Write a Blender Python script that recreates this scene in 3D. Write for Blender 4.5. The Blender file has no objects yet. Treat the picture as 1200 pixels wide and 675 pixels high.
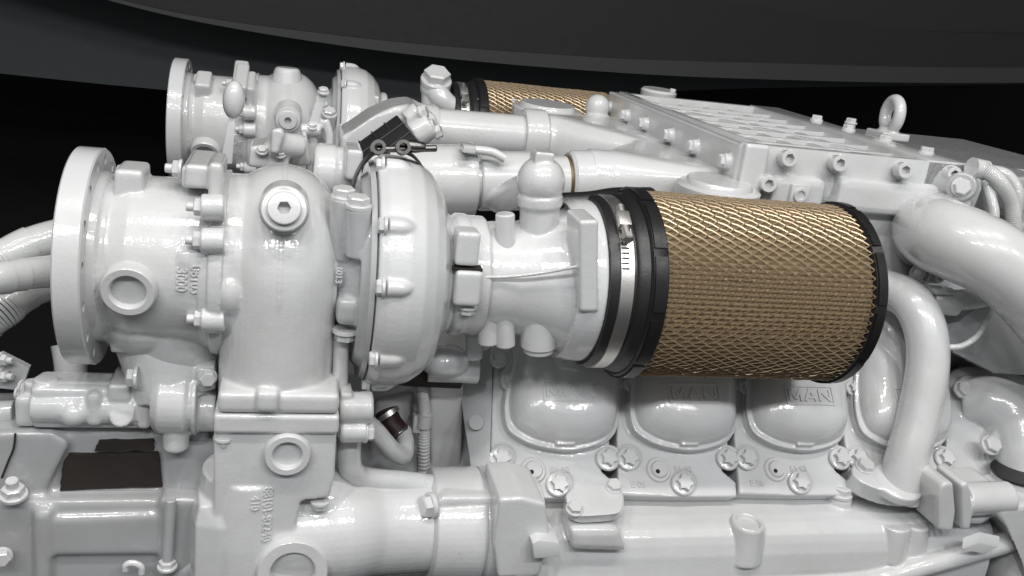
import bpy, bmesh, math, random
from mathutils import Vector as V, Matrix as Mx, noise
random.seed(4)
R = math.radians
PI = math.pi
sc = bpy.context.scene
COL = sc.collection

# ------------------------------------------------------------------ camera model (measured from the photograph's vanishing points)
F = 1066.33
def _cd(px, py): return V(((px - 600) / F, (337.5 - py) / F, -1.0))
YC = _cd(350, -40).normalized()
XC = _cd(4850, 535).normalized()
XC = (XC - YC * XC.dot(YC)).normalized()
ZC = XC.cross(YC)
def ray(px, py):
    p = _cd(px, py); return V((p.dot(XC), p.dot(YC), p.dot(ZC)))
CAM = V((0, -0.93313829, 0.29726792))
def at(px, py, y=0.0):
    d = ray(px, py); return CAM + d * ((y - CAM.y) / d.y)
def atz(px, py, z):
    d = ray(px, py); return CAM + d * ((z - CAM.z) / d.z)
def atn(px, py, p0, n):
    d = ray(px, py); return CAM + d * ((p0 - CAM).dot(n) / d.dot(n))
def S(px, py, y0=0.0, z0=0.0):
    """where a sight line passes closest to an axis along X: (x, radius)"""
    d = ray(px, py); c = CAM - V((0, y0, z0))
    t = -(c.y * d.y + c.z * d.z) / (d.y ** 2 + d.z ** 2)
    p = c + d * t
    return p.x, math.hypot(p.y, p.z)
EX, EY, EZ = V((1, 0, 0)), V((0, 1, 0)), V((0, 0, 1))

def basis(d, up=None):
    d = V(d).normalized()
    u = V(up) if up is not None else (EZ if abs(d.z) < 0.9 else EX)
    a = u.cross(d).normalized()
    b = d.cross(a)
    return a, b, d
def m4(a, b, c, o):
    return Mx(((a.x, b.x, c.x, o.x), (a.y, b.y, c.y, o.y), (a.z, b.z, c.z, o.z), (0, 0, 0, 1)))

def spline(pts, n=8):
    pts = [V(p) for p in pts]
    if len(pts) < 3: return pts, [i / (len(pts) - 1) for i in range(len(pts))]
    out, par = [], []
    for i in range(len(pts) - 1):
        p0 = pts[i - 1] if i else pts[0] * 2 - pts[1]
        p1, p2 = pts[i], pts[i + 1]
        p3 = pts[i + 2] if i + 2 < len(pts) else p2 * 2 - p1
        for k in range(n):
            t = k / n
            out.append(0.5 * ((2 * p1) + (p2 - p0) * t + (2 * p0 - 5 * p1 + 4 * p2 - p3) * t * t + (3 * p1 - p0 - 3 * p2 + p3) * t ** 3))
            par.append(i + t)
    out.append(pts[-1]); par.append(len(pts) - 1)
    return out, [q / (len(pts) - 1) for q in par]

# ------------------------------------------------------------------ mesh builder
class MB:
    def __init__(s): s.bm = bmesh.new()
    def ring(s, o, a, b, r, seg): 
        if r < 1e-7: return [s.bm.verts.new(o)]
        return [s.bm.verts.new(o + (a * math.cos(2 * PI * k / seg) + b * math.sin(2 * PI * k / seg)) * r) for k in range(seg)]
    def skin(s, A, B):
        n = max(len(A), len(B))
        for k in range(n):
            j = (k + 1) % n
            if len(A) == 1 and len(B) == 1: return
            if len(A) == 1: s.bm.faces.new((A[0], B[j], B[k]))
            elif len(B) == 1: s.bm.faces.new((A[k], A[j], B[0]))
            else: s.bm.faces.new((A[k], A[j], B[j], B[k]))
    def lathe(s, o, d, prof, seg=64, closed=False, up=None):
        a, b, d = basis(d, up); o = V(o)
        rs = [s.ring(o + d * t, a, b, r, seg) for t, r in prof]
        for i in range(len(rs) - 1): s.skin(rs[i], rs[i + 1])
        if closed: s.skin(rs[-1], rs[0])
        else:
            if len(rs[0]) > 1: s.bm.faces.new(rs[0][::-1])
            if len(rs[-1]) > 1: s.bm.faces.new(rs[-1])
        return s
    def xl(s, prof, seg=72, y=0, z=0, closed=False):
        return s.lathe((0, y, z), EX, prof, seg, closed, up=EZ)
    def cyl(s, a, b, r, r2=None, seg=32, bev=0.001):
        a, b = V(a), V(b); L = (b - a).length; r2 = r if r2 is None else r2
        bev = min(bev, L * .4, r * .5, r2 * .5)
        return s.lathe(a, b - a, [(0, r - bev), (bev, r), (L - bev, r2), (L, r2 - bev)], seg)
    def tube(s, pts, r, seg=24, n=8, flat=None):
        P, par = spline(pts, n)
        rr = r if isinstance(r, (list, tuple)) else None
        def rad(t):
            if rr is None: return r
            q = t * (len(rr) - 1); i = min(int(q), len(rr) - 2); return rr[i] + (rr[i + 1] - rr[i]) * (q - i)
        t0 = (P[1] - P[0]).normalized(); a, b, _ = basis(t0); prev = None
        for i, p in enumerate(P):
            t = (P[min(i + 1, len(P) - 1)] - P[max(i - 1, 0)]).normalized()
            a = (a - t * a.dot(t)).normalized(); b = t.cross(a)
            q = s.ring(p, a, b, rad(par[i]), seg)
            if prev: s.skin(prev, q)
            else: s.bm.faces.new(q[::-1])
            prev = q
        s.bm.faces.new(prev)
        return s
    def _bev(s, verts, bev, seg=2):
        if bev <= 0: return
        vs = set(verts); es = [e for e in s.bm.edges if e.verts[0] in vs and e.verts[1] in vs]
        bmesh.ops.bevel(s.bm, geom=es, offset=bev, segments=seg, profile=.6, affect='EDGES', clamp_overlap=True)
    def box(s, c, size, axes=None, bev=.002):
        a, b, d = axes if axes else (EX, EY, EZ)
        m = m4(V(a) * size[0], V(b) * size[1], V(d) * size[2], V(c))
        r = bmesh.ops.create_cube(s.bm, size=1, matrix=m)
        s._bev(r['verts'], bev)
        return s
    def pbox(s, x0, y0, x1, y1, Y, depth, bev=.002):
        cx, cy = (x0 + x1) / 2, (y0 + y1) / 2
        w = at(x1, cy, Y).x - at(x0, cy, Y).x; h = at(cx, y0, Y).z - at(cx, y1, Y).z
        c = at(cx, cy, Y) + V((0, depth / 2, 0))
        return s.box(c, (w, depth, h), None, bev)
    def prism(s, pts, vec, bev=0.0):
        A = [s.bm.verts.new(V(p)) for p in pts]; B = [s.bm.verts.new(V(p) + V(vec)) for p in pts]
        s.bm.faces.new(A[::-1]); s.bm.faces.new(B); s.skin(A, B)
        s._bev(A + B, bev)
        return s
    def pprism(s, pix, Y, depth, bev=0.0):
        return s.prism([at(x, y, Y) for x, y in pix], V((0, depth, 0)), bev)
    def ball(s, c, r, sc3=(1, 1, 1), axes=None, seg=32):
        a, b, d = axes if axes else (EX, EY, EZ)
        m = m4(V(a) * r * sc3[0], V(b) * r * sc3[1], V(d) * r * sc3[2], V(c))
        bmesh.ops.create_uvsphere(s.bm, u_segments=seg, v_segments=seg // 2, radius=1, matrix=m)
        return s
    def boss(s, c, d, ro, ri, h, dep=None, back=.02, seg=40):
        """a raised ring with a recess in its face"""
        dep = h * .8 if dep is None else dep; e = min(.0015, (ro - ri) * .3)
        return s.lathe(c, d, [(-back, ro * 1.08), (0, ro * 1.03), (h - e, ro), (h, ro - e), (h, ri + e), (h - e, ri), (h - dep, ri * .96), (h - dep - .0005, ri * .6), (h - dep, 0)], seg)
    def mesh(s, name):
        bmesh.ops.recalc_face_normals(s.bm, faces=s.bm.faces)
        me = bpy.data.meshes.new(name); s.bm.to_mesh(me); s.bm.free(); return me
    def obj(s, name, mat, parent=None, label=None, angle=32):
        me = s.mesh(name); me.materials.append(mat); me.shade_smooth(); me.set_sharp_from_angle(angle=R(angle))
        return link(name, me, parent, label)
    def cast(s, name, mat, parent=None, label=None, vox=.002, it=4, fac=.5, cut=None):
        """the pieces melted into one iron casting with soft fillets"""
        o = bpy.data.objects.new('tmp', s.mesh('tmp')); COL.objects.link(o)
        m = o.modifiers.new('r', 'REMESH'); m.mode = 'VOXEL'; m.voxel_size = vox
        m = o.modifiers.new('s', 'SMOOTH'); m.iterations = it; m.factor = fac
        dg = bpy.context.evaluated_depsgraph_get()
        me = bpy.data.meshes.new_from_object(o.evaluated_get(dg)); me.name = name
        bpy.data.objects.remove(o)
        me.materials.clear(); me.materials.append(mat); me.shade_smooth()
        return link(name, me, parent, label)

ROOT = None
def link(name, me, parent=None, label=None):
    o = bpy.data.objects.new(name, me); COL.objects.link(o)
    if parent is not None:
        o.parent = parent
        if parent is ROOT: o.matrix_parent_inverse = Mx.Translation(-ROOT.location)
    if label: o['label'] = label
    return o
def top(o, label=None, cat=None, kind=None, group=None):
    for k, v in (('label', label), ('category', cat), ('kind', kind), ('group', group)):
        if v: o[k] = v
    return o

# ------------------------------------------------------------------ materials
def new_mat(name):
    m = bpy.data.materials.new(name); m.use_nodes = True
    nt = m.node_tree; b = nt.nodes['Principled BSDF']
    return m, nt, b
def simple(name, col, rough=.5, metal=0, bump=0, bscale=200, spec=.5):
    m, nt, b = new_mat(name)
    b.inputs['Base Color'].default_value = (*col, 1); b.inputs['Roughness'].default_value = rough
    b.inputs['Metallic'].default_value = metal; b.inputs['Specular IOR Level'].default_value = spec
    tc = nt.nodes.new('ShaderNodeTexCoord')
    nz = nt.nodes.new('ShaderNodeTexNoise'); nz.inputs['Scale'].default_value = bscale; nz.inputs['Detail'].default_value = 4
    nt.links.new(tc.outputs['Object'], nz.inputs['Vector'])
    if bump:
        bp = nt.nodes.new('ShaderNodeBump'); bp.inputs['Strength'].default_value = bump; bp.inputs['Distance'].default_value = .001
        nt.links.new(nz.outputs['Fac'], bp.inputs['Height']); nt.links.new(bp.outputs['Normal'], b.inputs['Normal'])
    mr = nt.nodes.new('ShaderNodeMapRange'); mr.inputs['To Min'].default_value = max(.02, rough - .08); mr.inputs['To Max'].default_value = min(1, rough + .1)
    nt.links.new(nz.outputs['Fac'], mr.inputs['Value']); nt.links.new(mr.outputs['Result'], b.inputs['Roughness'])
    return m
def paint(name, col, bump=.25, rough=.2):
    """thick glossy enamel over rough castings"""
    m, nt, b = new_mat(name); L = nt.links.new
    tc = nt.nodes.new('ShaderNodeTexCoord')
    def nz(scale, det, rgh=.5):
        n = nt.nodes.new('ShaderNodeTexNoise'); n.inputs['Scale'].default_value = scale; n.inputs['Detail'].default_value = det
        n.inputs['Roughness'].default_value = rgh; L(tc.outputs['Object'], n.inputs['Vector']); return n
    big, mid, fine = nz(9, 4, .6), nz(70, 3), nz(330, 2)
    cr = nt.nodes.new('ShaderNodeValToRGB')
    cr.color_ramp.elements[0].position = .32; cr.color_ramp.elements[0].color = (col[0] * .9, col[1] * .895, col[2] * .87, 1)
    cr.color_ramp.elements[1].position = .6; cr.color_ramp.elements[1].color = (*col, 1)
    L(big.outputs['Fac'], cr.inputs['Fac'])
    sp = nz(120, 5, .7); sr = nt.nodes.new('ShaderNodeValToRGB'); sr.color_ramp.elements[0].position = .715; sr.color_ramp.elements[0].color = (0, 0, 0, 1)
    sr.color_ramp.elements[1].position = .745; sr.color_ramp.elements[1].color = (.75, .75, .75, 1); L(sp.outputs['Fac'], sr.inputs['Fac'])
    mx = nt.nodes.new('ShaderNodeMix'); mx.data_type = 'RGBA'; L(sr.outputs['Color'], mx.inputs['Factor']); L(cr.outputs['Color'], mx.inputs['A']); mx.inputs['B'].default_value = (.17, .14, .11, 1)
    L(mx.outputs['Result'], b.inputs['Base Color'])
    mr = nt.nodes.new('ShaderNodeMapRange'); mr.inputs['From Min'].default_value = .3; mr.inputs['From Max'].default_value = .7
    mr.inputs['To Min'].default_value = rough - .06; mr.inputs['To Max'].default_value = rough + .12
    L(mid.outputs['Fac'], mr.inputs['Value']); L(mr.outputs['Result'], b.inputs['Roughness'])
    mul = nt.nodes.new('ShaderNodeMath'); mul.operation = 'MULTIPLY'; mul.inputs[1].default_value = .75
    add = nt.nodes.new('ShaderNodeMath'); add.operation = 'ADD'
    L(fine.outputs['Fac'], mul.inputs[0]); L(mid.outputs['Fac'], add.inputs[0]); L(mul.outputs[0], add.inputs[1])
    bp = nt.nodes.new('ShaderNodeBump'); bp.inputs['Strength'].default_value = bump; bp.inputs['Distance'].default_value = .0012
    L(add.outputs[0], bp.inputs['Height']); L(bp.outputs['Normal'], b.inputs['Normal'])
    b.inputs['Coat Weight'].default_value = 1.0; b.inputs['Coat Roughness'].default_value = .035
    L(bp.outputs['Normal'], b.inputs['Coat Normal'])
    return m
WHITE = paint('white_enamel_on_castings', (.55, .554, .560), bump=.2, rough=.34)
SMOOTH = paint('white_enamel_on_tube', (.57, .574, .579), bump=.06, rough=.28)
GREY = paint('grey_shaded_enamel', (.40, .406, .415), bump=.18, rough=.36)  # darker copy of the white enamel; bearing housing's shade is in the colour
WRAP = paint('white_painted_wrap', (.55, .56, .555), bump=.3, rough=.4)
RUBBER = simple('black_rubber', (.011, .011, .012), .38, bump=.15, bscale=300)
BLACKPL = simple('black_plastic', (.010, .010, .011), .36, bump=.1, spec=.35)
STEEL = simple('brushed_steel', (.70, .68, .65), .36, 1, bump=.08, bscale=500)
PAPER = simple('tan_filter_paper', (.175, .125, .068), .85, bump=.3, bscale=250)
WIRE = simple('galvanised_wire', (.52, .40, .27), .36, .7, bump=.1)
GEARGREY = paint('grey_gearbox_enamel', (.36, .365, .372), bump=.15, rough=.36)
DSTEEL = simple('dark_steel', (.16, .155, .15), .32, 1, bump=.08, bscale=500)
HOLE = simple('dark_hole_shade', (.014, .010, .008), .85, bump=.4)  # shade inside holes and gaps put into the colour
REDHOSE = simple('dark_red_hose', (.022, .007, .006), .5, bump=.3)
BRASS = simple('brass_seal', (.16, .115, .06), .45, .6)

# ------------------------------------------------------------------ the engine, one thing
ROOT = bpy.data.objects.new('marine_engine', None); COL.objects.link(ROOT); ROOT.location = (.42, .39, -.55)
top(ROOT, 'white enamelled marine diesel engine with twin turbochargers and a bare tan air filter', 'engine')
E_ = ROOT

# ---- fasteners: one mesh of each kind, head radius 1, pointing along +Z
def star(r0, r1, n): return [V((math.cos(PI * k / n) * (r0 if k % 2 == 0 else r1), math.sin(PI * k / n) * (r0 if k % 2 == 0 else r1), 0)) for k in range(2 * n)]
LIB = {}
def lib(kind):
    if kind in LIB: return LIB[kind]
    b = MB()
    if kind == 'hex_bolt':
        b.lathe((0, 0, -.15), EZ, [(0, 1.22), (.3, 1.22), (.38, 1.15)], 28)
        b.lathe((0, 0, .2), EZ, [(0, 1.04), (.62, 1.04), (.74, .88), (.76, 0)], 6)
    elif kind == 'torx_bolt':
        b.lathe((0, 0, -.1), EZ, [(0, 1.42), (.22, 1.42), (.36, 1.3), (.42, 1.0), (.42, 0)], 32)
        st = star(1.08, .66, 6); b.prism([p + V((0, 0, .3)) for p in st], V((0, 0, .62)), .03)
    elif kind == 'cap_screw':
        hexr = []
        n = 36; a = [b.bm.verts.new(V((math.cos(2 * PI * k / n), math.sin(2 * PI * k / n), -.2))) for k in range(n)]
        prev = a
        for rr, z in ((1, .85), (.93, .95)):
            q = [b.bm.verts.new(V((rr * math.cos(2 * PI * k / n), rr * math.sin(2 * PI * k / n), z))) for k in range(n)]; b.skin(prev, q); prev = q
        def hx(k, r):
            t = 2 * PI * k / n; w = (t % (PI / 3)) - PI / 6; return r * math.cos(PI / 6) / math.cos(w)
        for z in (.95, .25):
            q = [b.bm.verts.new(V((hx(k, .62) * math.cos(2 * PI * k / n), hx(k, .62) * math.sin(2 * PI * k / n), z))) for k in range(n)]; b.skin(prev, q); prev = q
        b.bm.faces.new(prev)
    elif kind == 'stud_nut':
        b.lathe((0, 0, -.15), EZ, [(0, 1.25), (.3, 1.25), (.35, 1.2)], 28)
        b.lathe((0, 0, .18), EZ, [(0, 1.04), (.75, 1.04), (.85, .9), (.86, .55)], 6)
        b.lathe((0, 0, .9), EZ, [(0, .58), (.9, .58), (1.0, .5)], 20)
    elif kind == 'screw_plug':
        n = 48; prev = [b.bm.verts.new(V((1.36 * math.cos(2 * PI * k / n), 1.36 * math.sin(2 * PI * k / n), -.3))) for k in range(n)]
        def hx(k, r):
            t = 2 * PI * k / n; w = (t % (PI / 3)) - PI / 6; return r * math.cos(PI / 6) / math.cos(w)
        for r_, z in ((1.36, .02), (1.30, .1), (1.04, .12), (1.0, .14), (1.0, .4), (.94, .47), (.78, .5)):
            q = [b.bm.verts.new(V((r_ * math.cos(2 * PI * k / n), r_ * math.sin(2 * PI * k / n), z))) for k in range(n)]; b.skin(prev, q); prev = q
        for h_, z in ((.42, .5), (.40, -.15)):
            q = [b.bm.verts.new(V((hx(k, h_) * math.cos(2 * PI * k / n), hx(k, h_) * math.sin(2 * PI * k / n), z))) for k in range(n)]; b.skin(prev, q); prev = q
        b.bm.faces.new(prev)
    me = b.mesh(kind); me.materials.append(SMOOTH); me.shade_smooth(); me.set_sharp_from_angle(angle=R(30))
    LIB[kind] = me; return me
def bolt(kind, pos, d, r, parent, name=None, turn=None, label=None):
    o = link(name or kind, lib(kind), parent, label)
    a, b, d = basis(d); q = random.uniform(0, 1) if turn is None else turn
    a2 = a * math.cos(q) + b * math.sin(q); b2 = d.cross(a2)
    o.matrix_basis = m4(a2 * r, b2 * r, d * r, V(pos))
    return o
def text(body, o, u, v, size, h, parent, name='casting_mark', mat=None, align='CENTER', bold=0, sx=1):
    c = bpy.data.curves.new('tmp', 'FONT'); c.body = body; c.size = size; c.extrude = h; c.align_x = align; c.align_y = 'CENTER'; c.offset = bold; c.bevel_depth = size * .02
    t = bpy.data.objects.new('tmp', c); COL.objects.link(t)
    me = bpy.data.meshes.new_from_object(t.evaluated_get(bpy.context.evaluated_depsgraph_get())); bpy.data.objects.remove(t)
    u, v = V(u).normalized(), V(v).normalized(); n = u.cross(v)
    me.transform(m4(u * sx, v, n, V(o))); me.name = name; me.materials.clear(); me.materials.append(mat or WHITE)
    return link(name, me, parent)

def ring_boss(c, d, ro, ri, h, parent):
    b = MB(); b.boss(c, d, ro, ri, h); return b.obj('ring_boss', WHITE, parent, angle=40)
def arc_band(b, x0, x1, r0, r1, t0, t1, n=12):
    prev = None
    for k in range(n + 1):
        t = t0 + (t1 - t0) * k / n; e = V((0, -math.cos(t), math.sin(t)))
        q = [b.bm.verts.new(V((x, 0, 0)) + e * r) for x, r in ((x0, r0), (x1, r0), (x1, r1), (x0, r1))]
        if prev: b.skin(prev, q)
        else: b.bm.faces.new(q)
        prev = q
    b.bm.faces.new(prev[::-1])
from mathutils.bvhtree import BVHTree
def press(o, target, d, p0, lift=0.0):
    """lay lettering onto a curved casting: d points out of the surface, p0 is the lettering's plane"""
    me = target.data; t = BVHTree.FromPolygons([v.co for v in me.vertices], [p.vertices for p in me.polygons]); d = V(d).normalized()
    bm = bmesh.new(); bm.from_mesh(o.data); bmesh.ops.triangulate(bm, faces=bm.faces)
    for _ in range(4):
        es = [e for e in bm.edges if e.calc_length() > .0035]
        if es: bmesh.ops.subdivide_edges(bm, edges=es, cuts=1); bmesh.ops.triangulate(bm, faces=[f for f in bm.faces if len(f.verts) > 3])
    bm.to_mesh(o.data); bm.free()
    for v in o.data.vertices:
        h = (v.co - p0).dot(d); base = v.co - d * h
        hit = t.ray_cast(base + d * .06, -d)
        if hit[0] is not None: v.co = hit[0] + d * (h + lift)
UPV = (at(330, 260, -.1) - at(330, 300, -.1)).normalized()
NY = V((0, -1, 0))
ROTP, FIXP = [], []         # parts copied to the second turbocharger

# ================================================================== near turbocharger
# outlet flange
xf0 = at(58, 300, -.105).x
b = MB(); rf = .1075
b.xl([(xf0, rf - .0015), (xf0 + .0015, rf), (xf0 + .0225, rf), (xf0 + .024, rf - .0015), (xf0 + .024, .070), (xf0 + .0005, .068)], 96, closed=True)
fl = b.obj('outlet_flange', WHITE, E_)
cutb = MB()
for k in range(16):
    t = 2 * PI * (k + .5) / 16; p = V((xf0, math.cos(t) * .096, math.sin(t) * .096)); cutb.cyl(p - EX * .01, p + EX * .04, .0052, seg=16, bev=0)
ct = bpy.data.objects.new('tmp', cutb.mesh('tmp')); COL.objects.link(ct)
md = fl.modifiers.new('holes', 'BOOLEAN'); md.operation = 'DIFFERENCE'; md.object = ct; md.solver = 'EXACT'
me = bpy.data.meshes.new_from_object(fl.evaluated_get(bpy.context.evaluated_depsgraph_get()))
fl.modifiers.clear(); fl.data = me; me.shade_smooth(); me.set_sharp_from_angle(angle=R(32)); bpy.data.objects.remove(ct)
ROTP.append(fl)

# exhaust outlet elbow
b = MB()
x1 = xf0 + .02
b.xl([(x1, .086), (x1 + .012, .083), (S(128, 222)[0], .0755), (S(140, 222)[0], .0765), (S(165, 214)[0], .0835), (S(205, 222)[0], .084), (S(225, 215)[0], .0845), (S(250, 215)[0], .0845)], 72)
b.xl([(S(125, 222)[0], .079), (S(133, 222)[0], .0805), (S(140, 222)[0], .079)], 72)
b.pbox(133, 200, 168, 244, -.035, .05, .005)                                   # pad on top
b.cyl(at(151, 206, .0), at(150, 197, -.002), .0135, seg=6)
b.pbox(128, 384, 154, 415, -.045, .04, .004)
c = at(152, 338, -.083); dR = (V((0, -1, -.12)) + EX * -.05).normalized()
b.pbox(203, 294, 246, 356, -.0845, .06, .012)                                   # raised field of the casting number
b.pbox(212, 196, 244, 222, -.045, .09, .004)
b.lathe(at(205, 365, -.005), V((.06, .1, -1)), [(-.02, .055), (.03, .05), (.07, .043), (.1, .042)], 40)
b.ball(at(175, 365, .0), .06, (.9, 1, .75))
elb = b.cast('exhaust_elbow', WHITE, E_, vox=.0015, it=5)
ROTP.append(elb); ring_boss(c, dR, .0245, .0158, .009, elb)
for px, txt in ((233, '08103'), (216, '3000')):
    o_ = at(px - 4, 328, -.0848); tx = text(txt, o_, -EZ, EX, .0135, .0014, elb, sx=.85); press(tx, elb, NY, o_)
for (px, py, L) in ((203, 197, 0),):
    bolt('stud_nut', at(212, 198, -.03), -EX, .0075, elb)

# turbine housing (volute standing on its inlet)
xv = at(328, 330, -.1).x; rv = .0565; ry = .049
b = MB()
path = [(xv, -ry, -.165), (xv, -ry, -.1), (xv, -ry, -.04)]
b.tube(path + [(xv, -ry * math.cos(t), ry * math.sin(t)) for t in [R(a) for a in (0, 22, 45, 67, 90, 112, 135, 158, 180)]] + [(xv, ry, -.05), (xv, .03, -.09)], rv, 48, 5)
b.xl([(S(243, 230)[0], .086), (S(262, 230)[0], .092), (xv - .02, .093), (xv, .092), (xv + .03, .078), (xv + .055, .07)], 72)
b.xl([(xv - .0018, .08), (xv - .0008, ry + rv + .0013), (xv + .0008, ry + rv + .0013), (xv + .0018, .08)], 72)
b.box((xv, -.1045 - .001 + .01, -.09), (.0022, .02, .16), None, 0)
zb = at(325, 486, -.11).z; zt = at(325, 462, -.11).z
wL, wR = at(254, 475, -.112).x, at(398, 475, -.112).x
b.box(((wL + wR) / 2, -.045, (zb + zt) / 2), (wR - wL, .13, zt - zb), None, .006)
b.pbox(299, 460, 327, 485, -.1165, .03, .006)
b.cyl(at(333, 247, -.1) - V((0, -.03, .0)), at(333, 247, -.098), .023)
b.ball(at(272, 338, -.068), .03, (.65, 1, 1.0))
tur = b.cast('turbine_housing', WHITE, E_, vox=.0015, it=6); ROTP.append(tur)
pd = (V((0, -1, .42))).normalized(); pl = bolt('screw_plug', at(333, 245, -.1035), pd, .0152, tur)
# joint ring between elbow and turbine
b = MB()
xj = at(240, 300, -.09).x
b.xl([(xj, .087), (xj + .003, .0935), (xj + .015, .0955), (xj + .018, .088)], 72)
for py, yy_ in ((243, -.076), (282, -.083), (374, -.083)):
    b.cyl(at(236, py, yy_), at(264, py, yy_), .0125)
b.pbox(216, 194, 246, 222, -.05, .08, .004)
b.pbox(243, 192, 261, 268, -.062, .06, .005)
jr = b.cast('joint_ring', WHITE, E_, vox=.0015, it=4); ROTP.append(jr)
for px, py, yy_ in ((238, 243, -.076), (237, 282, -.083), (238, 374, -.083)):
    bolt('stud_nut', at(px, py, yy_), -EX, .0078, jr)

# exhaust riser under the turbine, running right into the manifold
zt = at(900, 581, -.010).z
ys = -.085
while at(900, 616, ys).z > zt - .008: ys += .0005
zs = at(900, 616, ys).z; yM = ys - .018                                       # yM: the manifold's front
b = MB(); yr = -.112
b.box(((wL + wR) / 2 - .001, -.046, at(325, 499, yr).z), (wR - wL + .004, .13, at(325, 488, yr).z - at(325, 510, yr).z), None, .003)
b.pprism([(250, 505), (395, 505), (392, 560), (386, 584), (352, 586), (330, 690), (262, 690), (250, 640)], yr + .006, .11, .003)
xl_, xr_ = at(249, 580, -.1).x, at(345, 580, -.1).x
b.tube([((xl_ + xr_) / 2 - .005, -.062, -.20), ((xl_ + xr_) / 2 - .005, -.062, -.27), ((xl_ + xr_) / 2 + .0, -.062, -.36), ((xl_ + xr_) / 2 + .03, -.062, -.44)], [.048, .054, .056, .056], 40)
b.box(((xl_ + xr_) / 2 - .012, -.065, -.30), (.1, .09, .17), None, .03)
zc = at(440, 645, -.1).z
yc = yM + .046; zc2 = at(530, 641, yM).z
b.tube([(-.03, -.06, zc), (.03, -.06, zc), (.07, -.056, zc), (.11, (yc - .05) / 2, (zc + zc2) / 2), (.18, yc, zc2), (.24, yc, zc2), (.30, yc, zc2)], [.05, .056, .060, .057, .054, .054, .054], 48)
b.ball((.045, -.055, zc + .015), .06, (1, .8, 1))
ris = b.cast('exhaust_riser', WHITE, E_, vox=.0015, it=8)
ring_boss(at(337, 530, yr + .005), NY, .0225, .0142, .008, ris); ring_boss(at(343, 664, yr + .004), V((0, -1, .1)), .036, .0225, .014, ris)
for body_, px, py, sz in (('88101-82240', 313, 601, .0125), ('410', 299, 587, .0115)):
    o_ = at(px, py, yr + .0055); press(text(body_, o_, -EZ, EX, sz, .0013, ris, sx=.9), ris, NY, o_)
t3 = MB(); tri = [at(296 + x, 601 + y, yr + .0055) for x, y in ((-2, 0), (6, 0), (2, 7))]
for i in range(3): t3.tube([tri[i], tri[(i + 1) % 3]], .0006, 6)
t3.obj('casting_mark', WHITE, ris)
bolt('hex_bolt', at(262, 513, yr + .012), -EZ, .008, ris); bolt('hex_bolt', at(375, 588, yr + .012), -EZ, .008, ris)

# bearing housing and its oil fittings
b = MB()
xa, xb = xv + .045, at(440, 300, -.1).x
b.xl([(xa - .01, .062), (xa + .01, .06), (xa + .015, .068), (xa + .03, .082), (xb - .012, .098), (xb, .109), (xb + .012, .113)], 64)
b.tube([at(402, 300, -.055), at(402, 262, -.06), at(403, 232, -.06)], .0135, 28)
b.tube([at(420, 300, -.075), at(420, 270, -.075), at(420, 243, -.075)], .0125, 28)
b.pbox(392, 270, 430, 348, -.068, .09, .014)
b.pbox(394, 352, 436, 384, -.085, .06, .008)
br = b.cast('bearing_housing', GREY, E_, vox=.0015, it=5); ROTP.append(br)
bolt('hex_bolt', at(403, 231, -.06), EZ + NY * .1, .0105, br); bolt('hex_bolt', at(420, 241, -.075), EZ + NY * .1, .0105, br)
bolt('hex_bolt', at(405, 387, -.07), -EZ, .011, br)
text('1013', at(397, 322, -.075), -EZ, EX, .009, .001, br)
b = MB(); b.tube([at(400, 388, -.06), at(399, 420, -.06), at(398, 470, -.06)], .0082, 20); b.obj('oil_drain_tube', SMOOTH, E_)

# compressor
xp = at(459, 300, -.122).x
b = MB()
prof = [(xp - .003, .05), (xp - .003, .118)]
prof = [(xp - .012, .09), (xp - .010, .119), (xp + .001, .1235), (xp + .006, .1235), (xp + .02, .123), (xp + .035, .119), (xp + .048, .110), (xp + .058, .098), (xp + .064, .084), (xp + .0665, .073), (xp + .072, .066), (xp + .08, .062)]
b.xl(prof, 96)
comp_ang = (168, 128, 100, 62, 25, 208, 250, 290, 330)
pr = []
for a in comp_ang:
    t = R(a); rr = V((0, -math.sin(t) * 1, math.cos(t))) if False else V((0, -math.cos(R(a - 90)), math.sin(R(a - 90)))) 
    pr.append(rr)
    b.tube([V((xp - .002, 0, 0)) + rr * .1195, V((xp + .012, 0, 0)) + rr * .1195, V((xp + .020, 0, 0)) + rr * .117], [.0095, .009, .007], 20)
cmp_ = b.cast('compressor_housing', WHITE, E_, vox=.0015, it=4); ROTP.append(cmp_)
for rr in pr: bolt('hex_bolt', V((xp - .005, 0, 0)) + rr * .1215, -EX, .0075, cmp_)
b = MB(); b.xl([(xp - .017, .09), (xp - .017, .114), (xp - .012, .1165), (xp - .0115, .09)], 80, closed=True)
bp = b.obj('back_plate', GREY, E_); ROTP.append(bp)
# V-band clamp behind the plate
b = MB()
def strap(pts):
    P, _ = spline(pts, 8); prev = None
    for i, p in enumerate(P):
        t = (P[min(i + 1, len(P) - 1)] - P[max(i - 1, 0)]).normalized(); n = t.cross(EY).normalized(); m = t.cross(n)
        q = [b.bm.verts.new(p + n * x + m * y) for x, y in ((-.0012, -.007), (.0012, -.007), (.0012, .007), (-.0012, .007))]
        if prev: b.skin(prev, q)
        else: b.bm.faces.new(q)
        prev = q
    b.bm.faces.new(prev[::-1])
strap([at(443, 176, -.012), at(432, 184, -.01), at(421, 198, .0), at(414, 216, .012), at(411, 240, .03)])
strap([at(473, 177, -.012), at(484, 183, -.008), at(493, 193, .0), at(500, 206, .02)])
vb = b.obj('band_clamp', DSTEEL, E_, 'dark steel band clamp')
b = MB()
pa, pb = at(441, 175, -.01), at(512, 174, -.01)
b.cyl(pa, pb, .0035, seg=16); b.lathe(pb - EX * .03, EX, [(0, .0065), (.008, .0065), (.016, .005), (.018, .004)], 12)
b.obj('clamp_screw', DSTEEL, vb)
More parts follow.
